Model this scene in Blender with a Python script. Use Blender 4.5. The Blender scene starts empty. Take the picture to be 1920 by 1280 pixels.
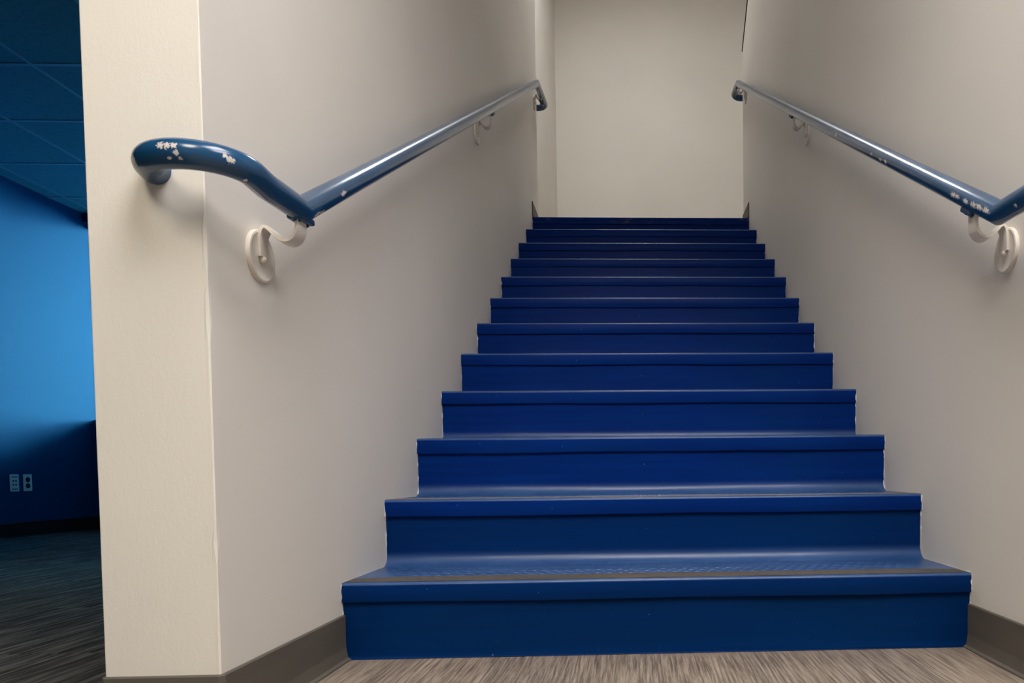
import bpy, bmesh, math, random
from mathutils import Vector, Matrix, noise

random.seed(7)
S = bpy.context.scene
C = S.collection

# ------------------------------------------------------------------ helpers
def link(o, parent=None):
    C.objects.link(o)
    if parent is not None:
        o.parent = parent
    return o

def obj(name, bm, mat, parent=None, smooth=False):
    me = bpy.data.meshes.new(name)
    bmesh.ops.recalc_face_normals(bm, faces=bm.faces[:])
    bm.to_mesh(me); bm.free()
    if mat is not None:
        me.materials.append(mat)
    if smooth:
        for p in me.polygons:
            p.use_smooth = True
        try:
            me.set_sharp_from_angle(angle=math.radians(35))
        except Exception:
            pass
    return link(bpy.data.objects.new(name, me), parent)

def empty(name, loc, label, cat, group=None):
    o = bpy.data.objects.new(name, None)
    o.location = loc
    o.empty_display_size = .1
    C.objects.link(o)
    o['label'] = label; o['category'] = cat
    if group: o['group'] = group
    return o

def struct(name, bm, mat, label=None, cat=None, parent=None, smooth=False):
    o = obj(name, bm, mat, parent, smooth)
    if parent is None:
        o['kind'] = 'structure'
        o['label'] = label; o['category'] = cat
    return o

def add_box(bm, lo, hi, bevel=0.0, seg=2):
    vs = [bm.verts.new((x, y, z)) for x in (lo[0], hi[0]) for y in (lo[1], hi[1]) for z in (lo[2], hi[2])]
    idx = [(0,1,3,2), (4,6,7,5), (0,4,5,1), (2,3,7,6), (0,2,6,4), (1,5,7,3)]
    fs = [bm.faces.new([vs[i] for i in f]) for f in idx]
    if bevel > 0:
        es = {e for f in fs for e in f.edges}
        bmesh.ops.bevel(bm, geom=list(es), offset=bevel, segments=seg, affect='EDGES', profile=.5)

def box(lo, hi, bevel=0.0):
    bm = bmesh.new(); add_box(bm, lo, hi, bevel); return bm

def add_prism(bm, pts, a, b, axis=0):
    """closed 2D outline pts extruded along an axis from a to b"""
    def P(u, v, w):
        if axis == 0: return (w, u, v)
        if axis == 1: return (u, w, v)
        return (u, v, w)
    A = [bm.verts.new(P(u, v, a)) for u, v in pts]
    B = [bm.verts.new(P(u, v, b)) for u, v in pts]
    n = len(pts)
    for i in range(n):
        bm.faces.new((A[i], A[(i+1) % n], B[(i+1) % n], B[i]))
    bm.faces.new(A[::-1]); bm.faces.new(B)

def add_sheet(bm, pts, xs, wob=None):
    """open 2D (y,z) profile swept along x with optional wobble(x,k)->(dy,dz)"""
    rows = []
    for x in xs:
        row = []
        for k, (y, z) in enumerate(pts):
            dy, dz = wob(x, k) if wob else (0, 0)
            row.append(bm.verts.new((x, y+dy, z+dz)))
        rows.append(row)
    for r0, r1 in zip(rows, rows[1:]):
        for k in range(len(pts)-1):
            bm.faces.new((r0[k], r0[k+1], r1[k+1], r1[k]))

def add_tube(bm, pts, r, seg=24, cap=True):
    pts = [Vector(p) for p in pts]
    t0 = (pts[1]-pts[0]).normalized()
    up = Vector((0, 0, 1)) if abs(t0.z) < .9 else Vector((1, 0, 0))
    n = (up - t0*up.dot(t0)).normalized()
    rings = []
    for i, p in enumerate(pts):
        a = pts[max(i-1, 0)]; b = pts[min(i+1, len(pts)-1)]
        t = (b-a).normalized()
        n = (n - t*n.dot(t)).normalized()
        bi = t.cross(n)
        k = 1.0
        if 0 < i < len(pts)-1:
            c = (p-a).normalized().dot((b-p).normalized())
            k = 1/math.sqrt(max(.3, (1+c)/2))
        ring = []
        side = None
        if k > 1.0005:
            d1 = (p-a).normalized(); d2 = (b-p).normalized()
            side = (d2-d1).normalized()
        for s in range(seg):
            an = 2*math.pi*s/seg
            v = n*math.cos(an) + bi*math.sin(an)
            if side is not None:
                v = v + side*(v.dot(side)*(k-1))
            ring.append(bm.verts.new(p + v*r))
        rings.append(ring)
    for a, b in zip(rings, rings[1:]):
        for s in range(seg):
            bm.faces.new((a[s], a[(s+1) % seg], b[(s+1) % seg], b[s]))
    if cap:
        bm.faces.new(rings[0][::-1]); bm.faces.new(rings[-1])

def add_lathe(bm, prof, origin, axis=(1, 0, 0), seg=40):
    """prof: (radius, height along axis)"""
    ax = Vector(axis).normalized()
    u = Vector((0, 0, 1)) if abs(ax.z) < .9 else Vector((0, 1, 0))
    u = (u - ax*u.dot(ax)).normalized(); w = ax.cross(u)
    o = Vector(origin); rings = []
    for r, h in prof:
        if r < 1e-6:
            rings.append([bm.verts.new(o + ax*h)])
        else:
            rings.append([bm.verts.new(o + ax*h + (u*math.cos(2*math.pi*s/seg) + w*math.sin(2*math.pi*s/seg))*r) for s in range(seg)])
    for a, b in zip(rings, rings[1:]):
        for s in range(seg):
            t = (s+1) % seg
            if len(a) == 1 and len(b) == 1: continue
            if len(a) == 1: bm.faces.new((a[0], b[t], b[s]))
            elif len(b) == 1: bm.faces.new((a[s], a[t], b[0]))
            else: bm.faces.new((a[s], a[t], b[t], b[s]))

def catmull(ps, n=10):
    ps = [Vector(p) for p in ps]
    q = [ps[0]*2-ps[1]] + ps + [ps[-1]*2-ps[-2]]
    out = []
    for i in range(1, len(q)-2):
        for k in range(n):
            t = k/n
            a, b, c, d = q[i-1], q[i], q[i+1], q[i+2]
            out.append(.5*((2*b) + (c-a)*t + (2*a-5*b+4*c-d)*t*t + (3*b-a-3*c+d)*t**3))
    out.append(ps[-1])
    return out

# ------------------------------------------------------------------ materials
def lin(c):
    return tuple(((v/255)/12.92 if v/255 <= .04045 else ((v/255+.055)/1.055)**2.4) for v in c)

class M:
    """tiny node-graph helper"""
    def __init__(s, name, base=(.8, .8, .8), rough=.5, spec=.5, coat=0.0, metal=0.0):
        s.m = bpy.data.materials.new(name); s.m.use_nodes = True
        s.t = s.m.node_tree; s.b = s.t.nodes['Principled BSDF']
        s.b.inputs['Base Color'].default_value = (*base, 1)
        s.b.inputs['Roughness'].default_value = rough
        s.b.inputs['Specular IOR Level'].default_value = spec
        s.b.inputs['Coat Weight'].default_value = coat
        s.b.inputs['Metallic'].default_value = metal
        s.co = None
    def n(s, typ, **kw):
        nd = s.t.nodes.new(typ)
        for k, v in kw.items():
            if k in nd.inputs.keys():
                nd.inputs[k].default_value = v
            else:
                setattr(nd, k, v)
        return nd
    def l(s, a, b): s.t.links.new(a, b)
    def coord(s, scale=(1, 1, 1), rot=(0, 0, 0), loc=(0, 0, 0), src=None):
        if s.co is None:
            s.co = s.n('ShaderNodeTexCoord')
        mp = s.n('ShaderNodeMapping')
        mp.inputs['Scale'].default_value = scale; mp.inputs['Rotation'].default_value = rot
        mp.inputs['Location'].default_value = loc
        s.l(src if src is not None else s.co.outputs['Object'], mp.inputs['Vector'])
        return mp.outputs['Vector']
    def noise(s, vec, scale=5., detail=4., rough=.5, dist=0.):
        nd = s.n('ShaderNodeTexNoise', Scale=scale, Detail=detail, Roughness=rough, Distortion=dist)
        s.l(vec, nd.inputs['Vector']); return nd.outputs['Fac']
    def ramp(s, fac, stops, interp='LINEAR'):
        nd = s.n('ShaderNodeValToRGB'); cr = nd.color_ramp; cr.interpolation = interp
        while len(cr.elements) > len(stops): cr.elements.remove(cr.elements[-1])
        while len(cr.elements) < len(stops): cr.elements.new(.5)
        for e, (p, c) in zip(cr.elements, stops):
            e.position = p; e.color = (*c, 1) if len(c) == 3 else c
        s.l(fac, nd.inputs['Fac']); return nd.outputs['Color']
    def mix(s, fac, a, b, blend='MIX'):
        nd = s.n('ShaderNodeMix', data_type='RGBA', blend_type=blend)
        for sock, v in ((nd.inputs[0], fac), (nd.inputs[6], a), (nd.inputs[7], b)):
            if hasattr(v, 'links'): s.l(v, sock)
            elif isinstance(v, tuple): sock.default_value = (*v, 1)
            else: sock.default_value = v
        return nd.outputs[2]
    def math(s, op, a, b=None, clamp=False):
        nd = s.n('ShaderNodeMath', operation=op, use_clamp=clamp)
        for i, v in enumerate((a, b)):
            if v is None: continue
            if hasattr(v, 'links'): s.l(v, nd.inputs[i])
            else: nd.inputs[i].default_value = v
        return nd.outputs[0]
    def base(s, c): s.l(c, s.b.inputs['Base Color'])
    def rough(s, f): s.l(f, s.b.inputs['Roughness'])
    def bump(s, h, strength=.2, dist=.001):
        nd = s.n('ShaderNodeBump', Strength=strength, Distance=dist)
        s.l(h, nd.inputs['Height']); s.l(nd.outputs['Normal'], s.b.inputs['Normal'])

def wall_paint(name, col, rough=.55, spec=.35):
    m = M(name, col, rough, spec)
    v = m.coord()
    big = m.noise(v, 1.6, 3)
    fine = m.noise(v, 210, 3, .6)
    roll = m.noise(m.coord((1, 1, .35)), 60, 4, .6)
    d = tuple(c*.965 for c in col); b = tuple(min(1, c*1.02) for c in col)
    m.base(m.ramp(big, [(.3, d), (.7, b)]))
    m.bump(m.math('ADD', m.math('MULTIPLY', fine, .5), roll), .22, .0016)
    return m.m

CREAM = (.76, .725, .67)
M_wall = wall_paint('cream_wall_paint', CREAM)
M_white = wall_paint('white_ceiling_paint', (.8, .78, .74), .8, .2)
M_bluewall = wall_paint('bright_blue_wall_paint', (.0008, .064, .190), .5, .12)

def blue_rubber(name, patchy=0.0, worn=None, teal=0.0):
    """worn=(z0,z1): foot-worn treads, and light from above painted on riser coves; duller and paler between local heights z0 (none) and z1 (full)"""
    m = M(name, (.004, .035, .28), .34, .045)
    v = m.coord()
    streak = m.noise(m.coord((.6, 3, 14)), 3.0, 5, .6)
    blot = m.noise(v, 3.2, 3)
    a = m.ramp(streak, [(.3, (.0006, .0165, .133)), (.72, (.0008, .0250, .182))])
    c = m.mix(m.math('MULTIPLY', m.ramp(blot, [(.45, (0, 0, 0)), (.75, (1, 1, 1))]), .35), a, (.0008, .027, .115))
    if teal: c = m.mix(teal, c, (.0006, .022, .072))
    # tiny pale flecks and hair scratches
    fl = m.ramp(m.noise(m.coord((1, 1, 1)), 95, 1, .4), [(.80, (0, 0, 0)), (.83, (1, 1, 1))])
    c = m.mix(m.math('MULTIPLY', fl, .35), c, (.25, .32, .42))
    sc = m.ramp(m.noise(m.coord((9, 1, 1.2), (0, .5, 0)), 22, 2, .5), [(.74, (0, 0, 0)), (.78, (1, 1, 1))])
    c = m.mix(m.math('MULTIPLY', sc, .18), c, (.12, .2, .4))
    if patchy:
        patch_a = m.ramp(m.noise(m.coord((2.2, 1, 8)), 3.2, 6, .7), [(.54, (0, 0, 0)), (.70, (1, 1, 1))])
        patch_b = m.ramp(m.noise(m.coord((6, 1, 30)), 7, 4, .7), [(.45, (0, 0, 0)), (.6, (1, 1, 1))])
        c = m.mix(m.math('MULTIPLY', m.math('MULTIPLY', patch_a, patch_b), patchy), c, (.20, .19, .21))  # greyish noise patches, used on the topmost tread
    rgh = m.math('ADD', m.math('MULTIPLY', m.noise(m.coord((1, 2, 4)), 9, 4, .6), .20), .24)
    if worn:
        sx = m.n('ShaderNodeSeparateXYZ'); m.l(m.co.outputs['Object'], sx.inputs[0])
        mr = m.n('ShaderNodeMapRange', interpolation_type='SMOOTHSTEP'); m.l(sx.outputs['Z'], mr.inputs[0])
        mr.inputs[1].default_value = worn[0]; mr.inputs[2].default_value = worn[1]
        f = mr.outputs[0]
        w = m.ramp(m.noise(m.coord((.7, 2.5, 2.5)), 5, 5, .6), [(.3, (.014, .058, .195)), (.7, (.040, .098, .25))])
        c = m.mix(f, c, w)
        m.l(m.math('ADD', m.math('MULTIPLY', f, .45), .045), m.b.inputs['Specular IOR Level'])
    m.base(c)
    m.rough(rgh)
    m.bump(m.noise(m.coord((1, 2, 2)), 26, 3, .5), .10, .0015)
    return m.m
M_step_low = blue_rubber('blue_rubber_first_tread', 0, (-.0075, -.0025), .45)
M_riser_low = blue_rubber('blue_rubber_first_riser', 0, None, .6)
M_riser_b = blue_rubber('blue_rubber_second_riser', 0, (.040, .008), .5)  # cove light painted in here too
M_riser = blue_rubber('blue_rubber_riser', 0, (.040, .008))  # paler riser foot: light from above painted into the cove
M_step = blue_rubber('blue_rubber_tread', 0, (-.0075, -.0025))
M_step_top = blue_rubber('patchy_blue_rubber', .8, (-.004, -.0005))

m = M('worn_grit_strip', (.19, .165, .145), .8, .2)
g = m.noise(m.coord(), 420, 2, .6)
g2 = m.noise(m.coord((1, 2, 1)), 5, 4)
m.base(m.mix(m.ramp(g2, [(.4, (0, 0, 0)), (.8, (.6, .6, .6))]), m.ramp(g, [(.3, (.15, .128, .112)), (.7, (.25, .22, .195))]), (.10, .11, .15)))
m.bump(g, .4, .001)
M_grit = m.m

# rail paint: glossy blue with primer-white chips at given spots (object space)
def rail_paint(name, spots):
    m = M(name, (.006, .07, .19), .24, .45, .18)
    m.b.inputs['Coat Roughness'].default_value = .12
    v = m.coord()
    c = m.ramp(m.noise(v, 4, 3), [(.3, (.007, .052, .132)), (.75, (.011, .070, .178))])
    nz = m.noise(v, 300, 4, .75)
    tot = None
    for (p, r, th) in spots:
        df = m.n('ShaderNodeVectorMath', operation='SUBTRACT'); m.l(v, df.inputs[0]); df.inputs[1].default_value = p
        ln = m.n('ShaderNodeVectorMath', operation='LENGTH'); m.l(df.outputs['Vector'], ln.inputs[0])
        dt = m.n('ShaderNodeVectorMath', operation='DOT_PRODUCT'); m.l(df.outputs['Vector'], dt.inputs[0])
        dt.inputs[1].default_value = (0, .86, .51) if p[1] > .0 else (0, 0, 0)
        d2 = m.math('SUBTRACT', m.math('POWER', ln.outputs['Value'], 2.0), m.math('MULTIPLY', m.math('POWER', m.math('ABSOLUTE', dt.outputs['Value']), 2.0), .90))
        f = m.math('DIVIDE', m.math('SQRT', m.math('MAXIMUM', d2, 0.0)), r)
        f = m.math('SUBTRACT', 1.0, f)                       # 1 at the spot, 0 at its rim
        f = m.math('ADD', m.math('MULTIPLY', f, .5), m.math('SUBTRACT', nz, th))
        f = m.math('MULTIPLY', f, 60, clamp=True)
        tot = f if tot is None else m.math('MAXIMUM', tot, f)
    if tot is not None:
        c = m.mix(tot, c, (.62, .58, .55))
        m.rough(m.math('ADD', m.math('MULTIPLY', tot, .4), .22))
    m.base(c)
    m.bump(m.noise(v, 35, 2), .05, .001)
    return m

m = M('bracket_white_paint', (.74, .69, .62), .4, .4)
m.bump(m.noise(m.coord(), 90, 3), .15, .001)
M_brk = m.m
m = M('dark_saddle_paint', (.006, .045, .13), .35, .4)
m.bump(m.noise(m.coord(), 80, 3), .25, .001)
M_sad = m.m

m = M('grey_rubber_cove_base', (.115, .098, .085), .58, .22)
m.base(m.ramp(m.noise(m.coord((1, 1, 3)), 5, 4), [(.3, (.098, .087, .074)), (.7, (.126, .113, .096))]))
M_base = m.m
m = M('black_cove_base', (.012, .013, .018), .5, .3)
m.base(m.ramp(m.noise(m.coord(), 6, 3), [(.3, (.010, .011, .015)), (.7, (.016, .017, .022))]))
M_baseblk = m.m

# vinyl plank floor: boards run along Y
m = M('grey_brown_vinyl_plank', (.2, .17, .14), .45, .35)
br = m.n('ShaderNodeTexBrick'); br.offset = .37; br.squash = 1.0
m.l(m.coord((1, 1, 1), (0, 0, math.pi/2), (.05, .13, 0)), br.inputs['Vector'])
br.inputs['Color1'].default_value = (.30, .30, .30, 1); br.inputs['Color2'].default_value = (.75, .75, .75, 1)
br.inputs['Mortar'].default_value = (0, 0, 0, 1)
br.inputs['Scale'].default_value = 1; br.inputs['Mortar Size'].default_value = .0007
br.inputs['Brick Width'].default_value = 1.2; br.inputs['Row Height'].default_value = .178
warp = m.coord((1, 1, 1))
wn = m.n('ShaderNodeTexNoise', Scale=2.2, Detail=2.); m.l(warp, wn.inputs['Vector'])
add = m.n('ShaderNodeVectorMath', operation='MULTIPLY_ADD')
m.l(wn.outputs['Color'], add.inputs[0]); add.inputs[1].default_value = (.014, 0, 0); m.l(warp, add.inputs[2])
off = m.n('ShaderNodeVectorMath', operation='MULTIPLY_ADD')
m.l(br.outputs['Color'], off.inputs[0]); off.inputs[1].default_value = (3, 7, 1); m.l(add.outputs[0], off.inputs[2])
gv = m.coord((1, .028, 1), src=off.outputs[0])
grain = m.noise(gv, 210, 4, .7)
cloud = m.noise(m.coord((1, .22, 1), src=off.outputs[0]), 17, 4, .6)
c1 = m.ramp(grain, [(.38, (.085, .066, .050)), (.50, (.25, .203, .165)), (.62, (.43, .36, .30))])
c2 = m.mix(m.ramp(cloud, [(.35, (0, 0, 0)), (.7, (1, 1, 1))]), m.mix(.4, c1, (.15, .12, .10)), m.mix(.25, c1, (.34, .29, .245)))
tone = m.ramp(br.outputs['Color'], [(.0, (.75, .75, .75)), (.3, (.88, .88, .88)), (.75, (1.08, 1.06, 1.03))])
c3 = m.mix(1.0, c2, tone, 'MULTIPLY')
c4 = m.mix(br.outputs['Fac'], c3, (.11, .092, .078))
m.base(c4)
m.bump(grain, .15, .0008)
M_plank = m.m

# carpet tiles with slanted fine stripes
m = M('grey_streaked_carpet', (.06, .06, .06), .95, .1)
ck = m.n('ShaderNodeTexChecker', Scale=1/.61)
m.l(m.coord((1, 1, 1), (0, 0, 0), (.2, .1, .003)), ck.inputs['Vector'])
s1 = m.noise(m.coord((1, .045, 1), (0, 0, math.radians(38))), 62, 4, .7)
s2 = m.noise(m.coord((1, .045, 1), (0, 0, math.radians(24))), 62, 4, .7)
st = m.mix(ck.outputs['Fac'], s1, s2)
pile = m.noise(m.coord(), 500, 2, .7)
c1 = m.ramp(st, [(.38, (.035, .034, .032)), (.50, (.12, .112, .104)), (.60, (.25, .23, .21)), (.70, (.42, .385, .345))])
m.base(m.mix(m.math('MULTIPLY', pile, .45), c1, (.03, .03, .03)))
m.bump(pile, .6, .003)
M_carpet = m.m

# suspended ceiling: tiles .61 m; blue bounce light put into the tile colour
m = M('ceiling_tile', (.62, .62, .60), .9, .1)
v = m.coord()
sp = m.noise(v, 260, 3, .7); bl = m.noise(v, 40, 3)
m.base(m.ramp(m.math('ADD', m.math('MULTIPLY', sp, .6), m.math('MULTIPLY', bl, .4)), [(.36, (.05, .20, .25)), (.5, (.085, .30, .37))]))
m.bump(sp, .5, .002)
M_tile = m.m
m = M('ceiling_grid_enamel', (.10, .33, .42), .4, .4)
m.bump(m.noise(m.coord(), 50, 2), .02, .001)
M_grid = m.m

def emit(name, col, strength):
    m = M(name, (.9, .9, .9), .5, .2)
    m.b.inputs['Emission Color'].default_value = (*col, 1)
    m.b.inputs['Emission Strength'].default_value = strength
    nz = m.noise(m.coord(), 160, 2)
    m.bump(nz, .1, .001)
    return m.m
M_hall_lamp = emit('warm_diffuser_lit', (1.0, .895, .71), 18)
M_hall_lamp_b = emit('neutral_diffuser_lit', (1.0, .945, .925), 15)
M_stair_lamp = emit('cool_diffuser_lit', (.97, .955, .94), 27)
m = M('lamp_frame_enamel', (.75, .75, .73), .35, .4)
m.bump(m.noise(m.coord(), 40, 2), .02, .001); M_frame = m.m
m = M('window_frame_aluminium', (.10, .11, .13), .4, .5, 0, .6)
m.bump(m.noise(m.coord(), 60, 2), .02, .001); M_alu = m.m
m = M('window_glass', (1, 1, 1), .0, .5)
m.b.inputs['Transmission Weight'].default_value = 1.0
m.b.inputs['IOR'].default_value = 1.05
m.m.use_nodes = True
M_glass = m.m
m = M('outlet_plate_plastic', (.80, .86, .88), .35, .5)
m.bump(m.noise(m.coord(), 70, 2), .02, .001); M_plate = m.m
m = M('outlet_dark_face', (.01, .012, .02), .4, .4)
m.bump(m.noise(m.coord(), 70, 2), .02, .001); M_face = m.m
m = M('dark_strip', (.03, .024, .02), .7, .2)
m.bump(m.noise(m.coord(), 70, 2), .1, .001); M_dark = m.m
m = M('caulk_and_paint_ridge', (.70, .69, .67), .6, .3)
m.bump(m.noise(m.coord(), 120, 3), .4, .002); M_caulk = m.m

# ------------------------------------------------------------------ dimensions
XL, XR = -.6433, .7532          # stair walls
XP = -.8167                     # far face of the left stair wall
YE = 1.1422                     # near end of the stair walls
YLT, YRT = 5.069, 5.006         # top ends of the stair walls
R_, RUN, Y1, NS = .17, .2863, 1.6037, 12
ZTOP = NS*R_
ZC = 2.45                       # hall ceiling
ZU = 5.75                       # upper ceiling
YB = 8.06                       # landing back wall
XBL = -4.28                     # blue wall
YW = 5.905                       # window wall of the blue room
XH = 3.2; YH = -3.4             # hall limits
T = .12

# ------------------------------------------------------------------ shell
bm = box((XL-.1, YH, -.1), (XH, Y1+.35, 0))
struct('floor', bm, M_plank, 'grey-brown wood plank floor at the foot of the stairs', 'floor')
bm = box((XBL-.3, YH, -.1), (XL-.1, YW+.2, 0))
struct('floor_carpet', bm, M_carpet, 'dark grey streaked carpet in the blue-lit room on the left', 'carpet')

def wall_with_worn_corner(x0, x1, yend):
    """stair side wall: a box whose exposed near corners are slightly knocked and lumpy"""
    bm = bmesh.new()
    nz = 170
    zs = [ZU*i/nz for i in range(nz+1)]
    rows = []
    for z in zs:
        w = noise.noise((z*9.0, x0*3, 1.7))*.0016 + noise.noise((z*38, x0, 5.1))*.0011
        if noise.noise((z*13, 3.3, x0)) > .42: w -= .0028
        w2 = noise.noise((z*9.0, x1*3, 8.7))*.001
        c = .004
        pl = [(x0, yend), (x0+w2*.5, YE+.002), (x0+.002, YE), (x1-.007, YE), (x1-.0016+w, YE+min(0, w*.4)), (x1+min(0, w*.4), YE+.0016-w), (x1, YE+.008), (x1, yend)]
        rows.append([bm.verts.new((x, y, z)) for x, y in pl])
    n = 8
    for a, b in zip(rows, rows[1:]):
        for i in range(n):
            bm.faces.new((a[i], a[(i+1) % n], b[(i+1) % n], b[i]))
    bm.faces.new(rows[0][::-1]); bm.faces.new(rows[-1])
    return bm
wl = struct('wall_left', wall_with_worn_corner(XP, XL, YLT), M_wall,
            'cream wall along the left side of the stairs, its end a narrow pillar', 'wall')

# right stair wall; above 3.23 m its top corner is cut back on a slight slant
bm = bmesh.new()
pts = [(YE, 0), (YRT, 0), (YRT, 3.235), (YRT-.30, 3.62), (YRT-.36, ZU), (YE, ZU)]
pts = [(YE, 0), (YRT, 0), (YRT, 3.235), (4.764, 3.42), (4.50, 3.62), (4.50, ZU), (YE, ZU)]
add_prism(bm, pts, XR, XR+.17, 0)
wr = struct('wall_right', bm, M_wall, 'cream wall along the right side of the stairs', 'wall')
bm = bmesh.new()
P = [Vector((XR-.001, YRT+.002, 3.235)), Vector((XR-.001, 4.764, 3.42)), Vector((XR-.001, 4.50, 3.62))]
add_tube(bm, P, .0045, 8)
struct('edge_strip', bm, M_dark, parent=wr)  # thin dark strip along the slanted wall edge

struct('wall_hall_front', box((XR+.17, YE, 0), (XH, YE+.15, ZC+.15)), M_wall, 'cream hall wall right of the stair opening', 'wall')
struct('wall_hall_right', box((XH, YH, 0), (XH+T, YE+.15, ZC)), M_wall, 'cream hall wall far to the right of the stairs', 'wall')
struct('wall_hall_back', box((XBL-.3, YH-T, 0), (XH+T, YH, ZC)), M_wall, 'cream hall wall opposite the stairs', 'wall')
struct('wall_header', box((XP, YE-.001, ZC), (XR+.17, YE+.12, ZU), 0), M_wall, 'cream header wall above the stair opening', 'wall')
# upper landing
struct('floor_landing', box((XP-.4, Y1+(NS-1)*RUN+.13, ZTOP-.14), (XH, YB, ZTOP-.002)), M_plank, 'landing floor at the top of the blue stairs', 'floor')
struct('wall_back', box((XP-.4, YB, ZTOP-.1), (XH, YB+T, ZU)), M_wall, 'plain cream wall facing down from the top landing', 'wall')
struct('wall_landing_left', box((XP-.12, YLT, ZTOP-.1), (XP, YB, ZU)), M_wall, 'narrow strip of cream wall left of the top landing', 'wall')
struct('wall_landing_front', box((XR+.17, 4.5, ZTOP-.1), (XH, 4.5+T, ZU)), M_wall, 'cream landing wall behind the right stair wall', 'wall')
struct('wall_landing_right', box((XH, 4.5, ZTOP-.1), (XH+T, YB+T, ZU)), M_wall, 'cream wall at the far right end of the landing', 'wall')
struct('ceiling_stair', box((XP-.4, YE, ZU), (XH+T, YB+T, ZU+.1)), M_white, 'white ceiling high above the stairs and landing', 'ceiling')

# suspended tile ceiling of hall and blue room
bm = box((XBL-.3, YH-T, ZC), (XH+T, YE, ZC+.08))
add_box(bm, (XBL-.3, YE, ZC), (XP, YW+.2, ZC+.08))
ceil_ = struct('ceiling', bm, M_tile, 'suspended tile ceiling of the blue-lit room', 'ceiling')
bm = bmesh.new()
x = -2.957
while x > XBL: x -= .59
xx = x + .59
while xx < XH:
    y1 = YW if xx < XP else YE
    add_box(bm, (xx-.011, YH, ZC-.004), (xx+.011, y1, ZC+.001)); xx += .59
yy = 3.813
while yy > YH: yy -= .59
yy += .59
while yy < YW:
    add_box(bm, (XBL, yy-.011, ZC-.0035), (XP if yy > YE-.01 else XH, yy+.011, ZC+.001)); yy += .59
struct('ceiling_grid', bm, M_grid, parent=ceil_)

# blue room
bm = bmesh.new()
pa, pb = (-4.27, 4.2), (-4.255, YW+.16)
add_prism(bm, [(pa[0], pa[1]), (pb[0], pb[1]), (pb[0]-.1, pb[1]), (pa[0]-.1, pa[1])], 0, ZC, 2)
add_prism(bm, [(pa[0], pa[1]), (pa[0]-.1, pa[1]), (pa[0]-.1, YH), (pa[0], YH)], 0, ZC, 2)
struct('wall_blue', bm, M_bluewall, 'bright blue wall of the room beyond the left pillar', 'wall')
struct('wall_light_block', box((XBL, 3.0, 0), (-2.78, 3.12, ZC)), M_bluewall, 'unseen wall added to keep hall light off the blue wall', 'wall')  # out of view; added to block hall lamp light from the blue room
# window wall with its opening
WX0, WX1, WZ0, WZ1 = -4.255, -1.25, .825, 2.38
bm = bmesh.new()
add_box(bm, (XBL, YW, 0), (XP, YW+.14, WZ0))
add_box(bm, (XBL, YW, WZ1), (XP, YW+.14, ZC))
add_box(bm, (WX1, YW, WZ0), (XP, YW+.14, WZ1))
struct('wall_window', bm, M_bluewall, 'low blue wall under the window, just left of the pillar', 'wall')
bm = bmesh.new()
for a, b in (((WX1-.04, YW+.05, WZ0), (WX1, YW+.1, WZ1)),
             ((WX0, YW+.05, WZ0), (WX1, YW+.1, WZ0+.035)), ((WX0, YW+.05, WZ1-.035), (WX1, YW+.1, WZ1)),
             ((-2.8, YW+.05, WZ0), (-2.76, YW+.1, WZ1))):
    add_box(bm, a, b)
wn_ = struct('window_1', bm, M_alu, 'window of the blue room, behind the left pillar', 'window')
struct('window_pane', box((WX0, YW+.07, WZ0+.03), (WX1, YW+.076, WZ1-.03)), M_glass, parent=wn_)

# ------------------------------------------------------------------ cove baseboards
def cove(bm, p, q, nrm, h=.1, t=.006, toe=.016):
    """rubber cove base from p to q (xy), nrm points into the room"""
    p = Vector((*p, 0)); q = Vector((*q, 0)); n = Vector((*nrm, 0)).normalized()
    prof = [(0, 0), (toe, 0), (toe, .003), (toe*.62, .007), (t*1.35, .016), (t, .03), (t, h-.002), (t*.7, h), (0, h)]
    A = [bm.verts.new(p + n*o + Vector((0, 0, z))) for o, z in prof]
    B = [bm.verts.new(q + n*o + Vector((0, 0, z))) for o, z in prof]
    k = len(prof)
    for i in range(k):
        bm.faces.new((A[i], A[(i+1) % k], B[(i+1) % k], B[i]))
    bm.faces.new(A[::-1]); bm.faces.new(B)

def cove_path(path, h=.1, t=.006, toe=.016, z0=0):
    """continuous mitred cove base along a polyline; room on the right-hand side of travel"""
    prof = [(0, 0), (toe, 0), (toe, .003), (toe*.62, .007), (t*1.35, .016), (t, .03), (t, h-.002), (t*.7, h), (0, h)]
    pts = [Vector((x, y, 0)) for x, y in path]
    bm = bmesh.new(); rings = []
    for i, p in enumerate(pts):
        ns = []
        if i > 0:
            d = (p-pts[i-1]).normalized(); ns.append(Vector((d.y, -d.x, 0)))
        if i < len(pts)-1:
            d = (pts[i+1]-p).normalized(); ns.append(Vector((d.y, -d.x, 0)))
        if len(ns) == 2:
            m_ = (ns[0]+ns[1]).normalized(); k = 1/max(.2, m_.dot(ns[0])); n = m_*k
        else: n = ns[0]
        rings.append([bm.verts.new(p + n*o + Vector((0, 0, z+z0))) for o, z in prof])
    k = len(prof)
    for a, b in zip(rings, rings[1:]):
        for i in range(k):
            bm.faces.new((a[i], a[(i+1) % k], b[(i+1) % k], b[i]))
    bm.faces.new(rings[0][::-1]); bm.faces.new(rings[-1])
    return bm
def arc_corner(cx, cy, r, a0, a1, n=4):
    return [(cx+r*math.cos(math.radians(a0+(a1-a0)*i/n)), cy+r*math.sin(math.radians(a0+(a1-a0)*i/n))) for i in range(n+1)]
# left: comes along the blue-room side, round the pillar end, up to the first riser
path = [(XP, YW-.02), (XP, YE+.004)] + [(XP+.004, YE), (XL-.004, YE)] + [(XL, YE+.004), (XL, Y1+.006)]
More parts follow.
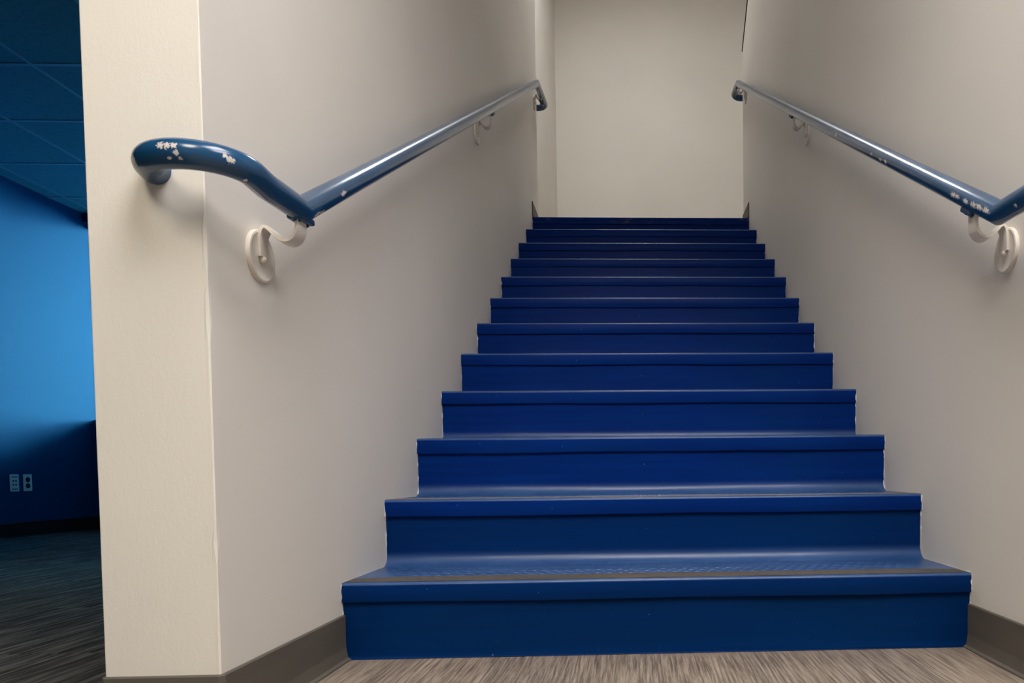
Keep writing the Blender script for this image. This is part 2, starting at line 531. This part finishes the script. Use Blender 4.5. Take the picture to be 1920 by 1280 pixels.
# room must lie to the right of travel: travelling towards -Y along XP the room is at -X (right) ; good
struct('baseboard_left', cove_path(path), M_base, 'grey rubber baseboard round the left pillar to the first step', 'baseboard')
path = [(XR, Y1+.006), (XR, YE+.004), (XR+.004, YE), (XH-.02, YE)]
# travelling towards -Y along XR the room (stairs) is at -X
struct('baseboard_right', cove_path(path), M_base, 'grey rubber baseboard on the right wall ending at the first step', 'baseboard')
d = (pb[0]-pa[0])/(pb[1]-pa[1])
struct('baseboard_blue', cove_path([(pa[0], YH+.02), (pa[0], pa[1]), (pa[0]+d*(YW-.003-pa[1]), YW-.003), (XP-.02, YW-.003)], toe=.012), M_baseblk,
       'black baseboard along the blue wall', 'baseboard')
ytop = Y1+(NS-1)*RUN
struct('baseboard_landing_left', cove_path([(XL, ytop+.004), (XL, YLT-.002)], z0=ZTOP), M_base, 'short grey baseboard on the left wall at the top step', 'baseboard')
struct('baseboard_landing_right', cove_path([(XR, YRT-.002), (XR, ytop+.004)], z0=ZTOP), M_base, 'short grey baseboard on the right wall at the top step', 'baseboard')

# ------------------------------------------------------------------ staircase
stairs = empty('staircase', (0, Y1, 0), 'straight flight of twelve glossy blue rubber-covered steps between two cream walls', 'staircase')
stairs_inv = Matrix.Translation((0, -Y1, 0))
NX = 72
XS = [XL+.0008 + (XR-XL-.0016)*i/NX for i in range(NX+1)]

def riser_mesh(i, first=False):
    """local frame: nosing front at y=0, lower tread level at z=0"""
    pts = []
    Rc = .016 if first else .032
    yb = .010
    if first:
        toe = .022
        pts.append((yb-.006, .0005))
    else:
        toe = Rc
    n = 8
    pr = []
    for k in range(n+1):
        a = math.pi/2*k/n
        if first:
            pr.append((yb-.004 + .004*math.sin(a), .001+.02*(1-math.cos(a))))
        else:
            pr.append((yb - Rc + Rc*math.sin(a), -.0004 + Rc*(1-math.cos(a))))
    pr.append((yb+.001, R_*.5)); pr.append((yb-.001, R_-.052)); pr.append((yb-.001, R_-.003))
    bm = bmesh.new()
    ph = i*3.7
    def wob(x, k):
        if k < 3 : return (0, 0)
        return (noise.noise((x*2.1, ph, k*.15))*.0022, 0)
    back = [(yb+.03, R_-.003), (yb+.03, -.0004)]
    prof = pr + back
    rows = []
    for x in XS:
        row = []
        for k, (y, z) in enumerate(prof):
            dy, dz = wob(x, k) if k < len(pr) else (0, 0)
            row.append(bm.verts.new((x, y+dy, z+dz)))
        rows.append(row)
    n = len(prof)
    for a, b in zip(rows, rows[1:]):
        for k in range(n):
            bm.faces.new((a[k], a[(k+1) % n], b[(k+1) % n], b[k]))
    bm.faces.new(rows[0][::-1]); bm.faces.new(rows[-1])
    return bm

def tread_mesh(i, depth):
    """tread slab with rounded nosing and drop lip; top at z=0, nosing front at y=0"""
    bm = bmesh.new()
    ph = i*5.3
    lip = .0435
    rr = .007
    pr = [(.0095, -lip+.002), (.0085, -lip), (.001, -lip), (.0, -lip+.002), (.0004, -.02)]
    for k in range(7):
        a = math.pi/2*k/6
        pr.append((rr-rr*math.cos(a), -rr+rr*math.sin(a)))
    pr += [(.05, 0), (depth*.5, 0), (depth, 0), (depth, -.012), (.02, -.012)]
    rows = []
    for x in XS:
        row = []
        for k, (y, z) in enumerate(pr):
            dy = dz = 0
            if 1 <= k <= 3:
                dz = noise.noise((x*2.6, ph, .3))*.0030 + noise.noise((x*9, ph, 1.3))*.0006
                dy = noise.noise((x*3.3, ph, 2.3))*.0016 if k > 1 else 0
            elif 4 <= k <= 10:
                dz = noise.noise((x*1.7, ph, 4.3))*.0012
            row.append(bm.verts.new((x, y+dy, z+dz)))
        rows.append(row)
    n = len(pr)
    for a, b in zip(rows, rows[1:]):
        for k in range(n):
            bm.faces.new((a[k], a[(k+1) % n], b[(k+1) % n], b[k]))
    bm.faces.new(rows[0][::-1]); bm.faces.new(rows[-1])
    if depth > .2: add_pattern(bm)
    return bm

def add_pattern(bm, rows_n=5, y0=.104, pitch_y=.0285, pitch_x=.0265):
    """low raised lozenges of the rubber tread, added to the tread's own mesh"""
    nx = int((XR-XL-.10)/pitch_x)
    for r in range(rows_n):
        for c in range(nx):
            x = XL+.04+pitch_x*(c+.5*(r % 2)+.25); y = y0+pitch_y*r
            w, d_, h = .0108, .0060, .0013
            top = [bm.verts.new((x+a*w*.6, y+b*d_*.6, h)) for a, b in ((-1, 0), (0, -1), (1, 0), (0, 1))]
            bot = [bm.verts.new((x+a*w, y+b*d_, 0)) for a, b in ((-1, 0), (0, -1), (1, 0), (0, 1))]
            bm.faces.new(top)
            for k in range(4):
                bm.faces.new((bot[k], bot[(k+1) % 4], top[(k+1) % 4], top[k]))

def grit_mesh():
    bm = bmesh.new()
    n = 60; a = []; b = []
    for i in range(n+1):
        x = XL+.004+(XR-XL-.008)*i/n
        e = .086 + noise.noise((x*4, 2.2, 1))*.006
        fx = min(1, min(x-XL, XR-x)/.10)
        e -= (1-fx)*.02
        a.append(bm.verts.new((x, .009+noise.noise((x*7, 0, 3))*.001, .0008))); b.append(bm.verts.new((x, e, .0008)))
    for i in range(n):
        bm.faces.new((a[i], a[i+1], b[i+1], b[i]))
    bmesh.ops.solidify(bm, geom=bm.faces[:], thickness=.0007)
    return bm

grit_me = obj('grit_strip', grit_mesh(), M_grit)
grit_data = grit_me.data; bpy.data.objects.remove(grit_me)
for i in range(NS):
    y = i*RUN; z = i*R_
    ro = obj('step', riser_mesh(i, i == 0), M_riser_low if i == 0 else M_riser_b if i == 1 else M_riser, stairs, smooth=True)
    ro.location = (0, y, z)
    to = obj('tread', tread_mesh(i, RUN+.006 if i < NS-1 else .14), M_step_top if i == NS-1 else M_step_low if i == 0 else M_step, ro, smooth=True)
    to.location = (0, 0, R_)
    if i < NS-1:
        go = link(bpy.data.objects.new('grit_strip', grit_data), ro); go.location = (0, 0, R_)
        go['label'] = 'worn brownish grey strip behind the nosing'

# ragged caulk where the painted walls meet the steps
def caulk(side):
    x = XL+.0003 if side < 0 else XR-.0003
    s = 1 if side < 0 else -1
    bm = bmesh.new()
    def width(a, b, k):
        q = noise.noise((a*38+side*9, b*38, k)) + .6*noise.noise((a*110, b*110+side*5, k))
        return max(.0002, .0008 + q*.0042)
    for i in range(NS):
        y = i*RUN; z = i*R_
        n = 44; prev = None
        for k in range(n+1):                      # up the riser and nosing face
            zz = z + .006 + (R_-.008)*k/n
            w = width(y, zz, 1.0)
            front = -.0022 if zz > z+R_-.045 else .0045
            if zz < z+.035 and i > 0: front = .0085 - .034*(1-math.sin(math.acos(max(-1, min(1, 1-(zz-z+.0004)/.036)))))
            a = bm.verts.new((x, y+front, zz)); b = bm.verts.new((x+s*w, y+front, zz)); c = bm.verts.new((x+s*w, y+front+.003, zz))
            if prev:
                bm.faces.new((prev[0], a, b, prev[1])); bm.faces.new((prev[1], b, c, prev[2]))
            prev = (a, b, c)
        if i < NS-1:
            prev = None
            for k in range(n+1):                  # along the tread
                yy = y + .002 + (RUN-.028)*k/n
                w = width(yy, z, 7.0)*1.1
                t = .0012 + max(0, noise.noise((yy*60, z, side*4)))*.0022
                a = bm.verts.new((x, yy, z+R_+t)); b = bm.verts.new((x+s*w, yy, z+R_+.0013))
                if prev:
                    bm.faces.new((prev[0], a, b, prev[1]))
                prev = (a, b)
    return bm
for sd_ in (-1, 1):
    co_ = obj('caulk_line', caulk(sd_), M_caulk, stairs)
    co_['label'] = 'ragged white caulk against the wall'

# ------------------------------------------------------------------ handrails
RR = .0205
def rail_path(side):
    s = 1 if side < 0 else -1            # from wall into the stair
    xw = XL if side < 0 else XR
    P = lambda off, y, z: Vector((xw+s*off, y, z))
    if side < 0:
        zl = .856; ye, ze = 1.300, .862
        yk, zk = 4.70, 2.848
        ztop_end = 2.925; yend = YLT
    else:
        zl = .868; ye, ze = 1.345, .878
        yk, zk = 4.86, 2.945
        ztop_end = 2.975; yend = YRT
    # lower return: stub on the wall end, round bend, straight run to the elbow
    rb = .070; c_off = .002         # bend spans from +.072 to -.072 about the wall face
    yb = 1.138
    pts = [P(c_off-rb, YE+.001, zl+.008)]
    n = 18
    for k in range(n+1):
        a = math.pi*k/n
        pts.append(P(c_off-rb*math.cos(a), yb-.062*math.sin(a), zl+.007-.003*k/n))
    pts.append(P(.072, 1.18, zl+.001)); pts.append(P(.072, ye-.03, ze-.001))
    pts.append(P(.071, ye, ze))
    m_ = 14
    for k in range(1, m_):
        f = k/m_
        pts.append(P(.071+(.050-.071)*f, ye+(yk-ye)*f, ze+(zk-ze)*f))
    pts.append(P(.050, yk, zk))
    yb2 = yend+.045
    pts.append(P(.050, (yk+yb2)/2, (zk+ztop_end)/2))
    rb2 = .055
    for k in range(n+1):
        a = math.pi*k/n
        pts.append(P(.050-rb2+rb2*math.cos(a), yb2+rb2*math.sin(a), ztop_end))
    pts.append(P(.050-2*rb2, yend-.001, ztop_end))
    return pts, (ye, ze, yk, zk)

def make_bracket(parent, side, y, zd, off, zr, slope):
    s = 1 if side < 0 else -1
    xw = XL if side < 0 else XR
    inv = Matrix.Translation(-Vector(parent.location))
    def P(o, yy, zz): return Vector((xw+s*o, yy, zz)) - Vector(parent.location)
    bm = bmesh.new()
    add_lathe(bm, [(0, 0), (.044, 0), (.0445, .003), (.043, .0068), (.040, .0075), (.036, .0055), (.020, .0042), (0, .004)], P(0, y, zd), (s, 0, 0))
    br_ = obj('bracket', bm, M_brk, parent, smooth=True)
    # flat strap
    top = zr
    k_ = off/.071
    ctl = [(.0065, zd-.002), (.007, zd+.02), (.009, zd+.036), (.014, zd+.0455), (.021, zd+.0455), (.029*k_, zd+.038), (.038*k_, zd+.029), (.048*k_, zd+.0235), (.058*k_, zd+.0245), (.067*k_, zd+.032), (off+.001, zd+.044), (off+.001, top)]
    path = catmull([Vector((o, 0, z)) for o, z in ctl], 5)
    bm = bmesh.new(); rows = []
    n = len(path)
    for k, p in enumerate(path):
        a = path[max(0, k-1)]; b = path[min(n-1, k+1)]
        t = (b-a).normalized(); nr = Vector((-t.z, 0, t.x))
        f = k/(n-1)
        w = .0125+.0045*min(1, f*2.0)
        th = .0026
        row = []
        for dy, dn in ((-w, -th), (-w*.8, -th*1.25), (w*.8, -th*1.25), (w, -th), (w, th), (w*.8, th*1.25), (-w*.8, th*1.25), (-w, th)):
            q = p + nr*dn
            row.append(bm.verts.new(P(q.x, y+dy, q.z)))
        rows.append(row)
    for a, b in zip(rows, rows[1:]):
        for k in range(8):
            bm.faces.new((a[k], a[(k+1) % 8], b[(k+1) % 8], b[k]))
    bm.faces.new(rows[0][::-1]); bm.faces.new(rows[-1])
    obj('strap', bm, M_brk, br_, smooth=True)
    # screw head
    bm = bmesh.new()
    add_lathe(bm, [(0.0062, .003), (.0062, .008), (.0055, .0105), (.003, .0125), (0, .0128)], P(0, y, zd-.006), (s, 0, 0), 16)
    sc = obj('screw', bm, M_brk, br_, smooth=True)
    # saddle under the rail
    bm = bmesh.new()
    add_box(bm, (-.0135, -.026, -.0045), (.0135, .026, .0065), .003)
    for yy in (-.016, .016):
        add_lathe(bm, [(.006, -.0045), (.006, -.007), (.004, -.0085), (0, -.0088)], (0, yy, 0), (0, 0, 1), 12)
    sd = obj('saddle', bm, M_sad, br_)
    sd.rotation_euler = (math.atan(slope), 0, 0)
    sd.location = P(off, y+(.012 if y > 1.3 else .004), zr+.0035)
    return br_

def handrail(side, label, spots, brs):
    xw = XL if side < 0 else XR
    pts, (ye, ze, yk, zk) = rail_path(side)
    root = empty('handrail', (xw, 1.3, 0), label, 'handrail', 'wall handrails beside the stairs')
    org = Vector(root.location)
    paint = rail_paint('chipped_blue_rail_paint', [(tuple(Vector(p)-org), r, th) for p, r, th in spots])
    bm = bmesh.new()
    add_tube(bm, [p-org for p in pts], RR, 32)
    obj('rail', bm, paint.m, root, smooth=True)
    # weld ridge at the elbow
    s = 1 if side < 0 else -1
    sl = (zk-ze)/(yk-ye)
    for (y, zd) in brs:
        f = (y-ye)/(yk-ye)
        off = .071-.021*max(0, min(1, f))
        if y < ye: zc = ze
        elif y > yk: zc = zk+(y-yk)*.1
        else: zc = ze+(y-ye)*sl
        slope = sl if y > ye and y < yk else .05
        zr = zc - RR*math.sqrt(1+slope*slope) + .001
        make_bracket(root, side, y, zd, off, zr, slope)
    return root
L_spots = [((-.644, 1.056, .864), .0085, .74), ((-.653, 1.0566, .8646), .0085, .74), ((-.635, 1.056, .8645), .008, .74), ((-.632, 1.057, .855), .007, .74),
           ((-.643, 1.060, .849), .006, .80), ((-.629, 1.061, .8485), .005, .76), ((-.707, 1.084, .854), .011, .72),
           ((-.5746, 1.0828, .8573), .009, .76), ((-.578, 1.0795, .860), .006, .74), ((-.5715, 1.0865, .856), .006, .72), ((-.5698, 1.1166, .8407), .004, .66),
           ((-.556, 1.329, .865), .008, .72), ((-.558, 1.352, .878), .007, .74), ((-.553, 1.444, .945), .008, .76)]
R_spots = [((.666, 1.967, 1.2376), .009, .82), ((.6656, 1.923, 1.2137), .010, .82), ((.666, 2.042, 1.285), .006, .74), ((.668, 2.407, 1.502), .009, .76),
           ((.669, 2.49, 1.546), .006, .74), ((.6628, 1.504, .971), .011, .82), ((.6626, 1.486, .9615), .009, .80), ((.6624, 1.447, .937), .010, .80),
           ((.662, 1.412, .917), .012, .82), ((.662, 1.389, .905), .011, .82), ((.662, 1.361, .889), .011, .80), ((.665, 1.2585, .861), .008, .76)]
handrail(-1, 'blue painted handrail on the left wall, bent round the pillar end', L_spots,
         [(1.297, .782), (3.104, 1.812), (4.94, 2.845)])
handrail(1, 'blue painted handrail on the right wall, its lower end leaving the frame', R_spots,
         [(1.453, .842), (3.156, 1.844), (4.86, 2.86)])

# ------------------------------------------------------------------ outlets on the blue wall
def wall_frame(y):
    """point and axes on the slanted blue wall at depth y"""
    x = pa[0]+d*(y-pa[1])
    t = Vector((d, 1, 0)).normalized(); n = Vector((t.y, -t.x, 0))
    return Vector((x, y, 0)), t, n
def plate(name, y, z, label, kind):
    p, t, n = wall_frame(y)
    root = empty(name, (p.x, p.y, z), label, 'outlet')
    ang = math.atan2(n.y, n.x)
    root.rotation_euler = (0, 0, ang)
    # local: +X out of the wall, Y along it
    obj('cover_plate', box((0, -.036, -.059), (.006, .036, .059), .002), M_plate, root)
    if kind == 'duplex':
        for zz in (.0215, -.0215):
            bm = bmesh.new()
            add_lathe(bm, [(.0175, .004), (.0175, .0082), (.016, .009), (0, .009)], (0, 0, zz), (1, 0, 0), 24)
            f = obj('socket', bm, M_face, root)
            bm = bmesh.new()
            for yy in (-.006, .006):
                add_box(bm, (.0085, yy-.001, zz-.001), (.0094, yy+.001, zz+.008))
            obj('slot', bm, M_dark, f)
    else:
        for zz in (.014, -.012):
            for yy in (-.011, .011):
                obj('jack', box((.005, yy-.0055, zz-.006), (.0072, yy+.0055, zz+.006), .001), M_face, root)
        obj('label_strip', box((.0055, -.024, .038), (.0066, .024, .044), .0003), M_sad, root)
        obj('label_strip', box((.0055, -.024, -.045), (.0066, .024, -.039), .0003), M_sad, root)
    return root
plate('data_outlet', 5.185, .374, 'pale wall plate with four small data jacks, left of the power outlet', 'data')
plate('power_outlet', 5.293, .374, 'pale wall plate with two round black power sockets', 'duplex')

# ------------------------------------------------------------------ lamps
def panel(loc, sx, sy, mat, label):
    root = empty('ceiling_light', loc, label, 'ceiling light')
    bm = bmesh.new()
    for lo, hi in (((-sx/2-.03, -sy/2-.03, -.03), (-sx/2, sy/2+.03, 0)), ((sx/2, -sy/2-.03, -.03), (sx/2+.03, sy/2+.03, 0)),
                   ((-sx/2, -sy/2-.03, -.03), (sx/2, -sy/2, 0)), ((-sx/2, sy/2, -.03), (sx/2, sy/2+.03, 0))):
        add_box(bm, lo, hi)
    obj('light_frame', bm, M_frame, root)
    obj('diffuser', box((-sx/2, -sy/2, -.02), (sx/2, sy/2, -.006)), mat, root)
    return root
panel((.85, -.10, ZC), .6, 1.2, M_hall_lamp_b, 'warm ceiling light in the hall, before the right stair wall')
panel((-.72, -.75, ZC), .6, 1.2, M_hall_lamp, 'warm ceiling light in the hall, before the left pillar')
panel((.05, 5.5, ZU), .75, .75, M_stair_lamp, 'square cool ceiling light over the top landing')

panel((.05, .42, ZC), .6, 1.0, M_hall_lamp_b, 'pale ceiling light in the hall, right in front of the stair opening')

# daylight through the blue room's window
ld = bpy.data.lights.new('window_daylight', 'AREA'); ld.shape = 'RECTANGLE'; ld.size = 8; ld.size_y = 4.2
ld.energy = 3900; ld.color = (.16, .74, 1.0)
lo = bpy.data.objects.new('window_daylight', ld); C.objects.link(lo)
lo.location = (4.0, YW+10, 3.2)
lo.rotation_euler = (math.radians(-90-14), 0, 0)
lo.rotation_euler = Vector((-8.4, -11, -1.6)).to_track_quat('-Z', 'Y').to_euler()

w = bpy.data.worlds.new('world'); S.world = w; w.use_nodes = True
w.node_tree.nodes['Background'].inputs[0].default_value = (.12, .50, 1, 1)
w.node_tree.nodes['Background'].inputs[1].default_value = .9

# ------------------------------------------------------------------ camera
cam = bpy.data.cameras.new('camera'); co = bpy.data.objects.new('camera', cam); C.objects.link(co)
rgt = Vector((.99903606, -.04263802, -.01043783)); fwd = Vector((.04221493, .99839098, -.03785954)); upv = Vector((.01203529, .03738241, .99922856))
mt = Matrix(((rgt.x, upv.x, -fwd.x, 0), (rgt.y, upv.y, -fwd.y, 0), (rgt.z, upv.z, -fwd.z, .4056), (0, 0, 0, 1)))
co.matrix_world = mt
cam.sensor_width = 36; cam.lens = 36*1366.73/1920
cam.shift_x = (960-1250.56)/1920; cam.shift_y = (935.44-640)/1920
cam.clip_start = .02
S.camera = co
S.view_settings.view_transform = 'Standard'
S.view_settings.look = 'None'
S.view_settings.exposure = 0.25
S.view_settings.gamma = 1.0
S.view_settings.use_curve_mapping = False
S.cycles.max_bounces = 12
S.cycles.diffuse_bounces = 6
S.cycles.glossy_bounces = 4
S.cycles.sample_clamp_indirect = 8
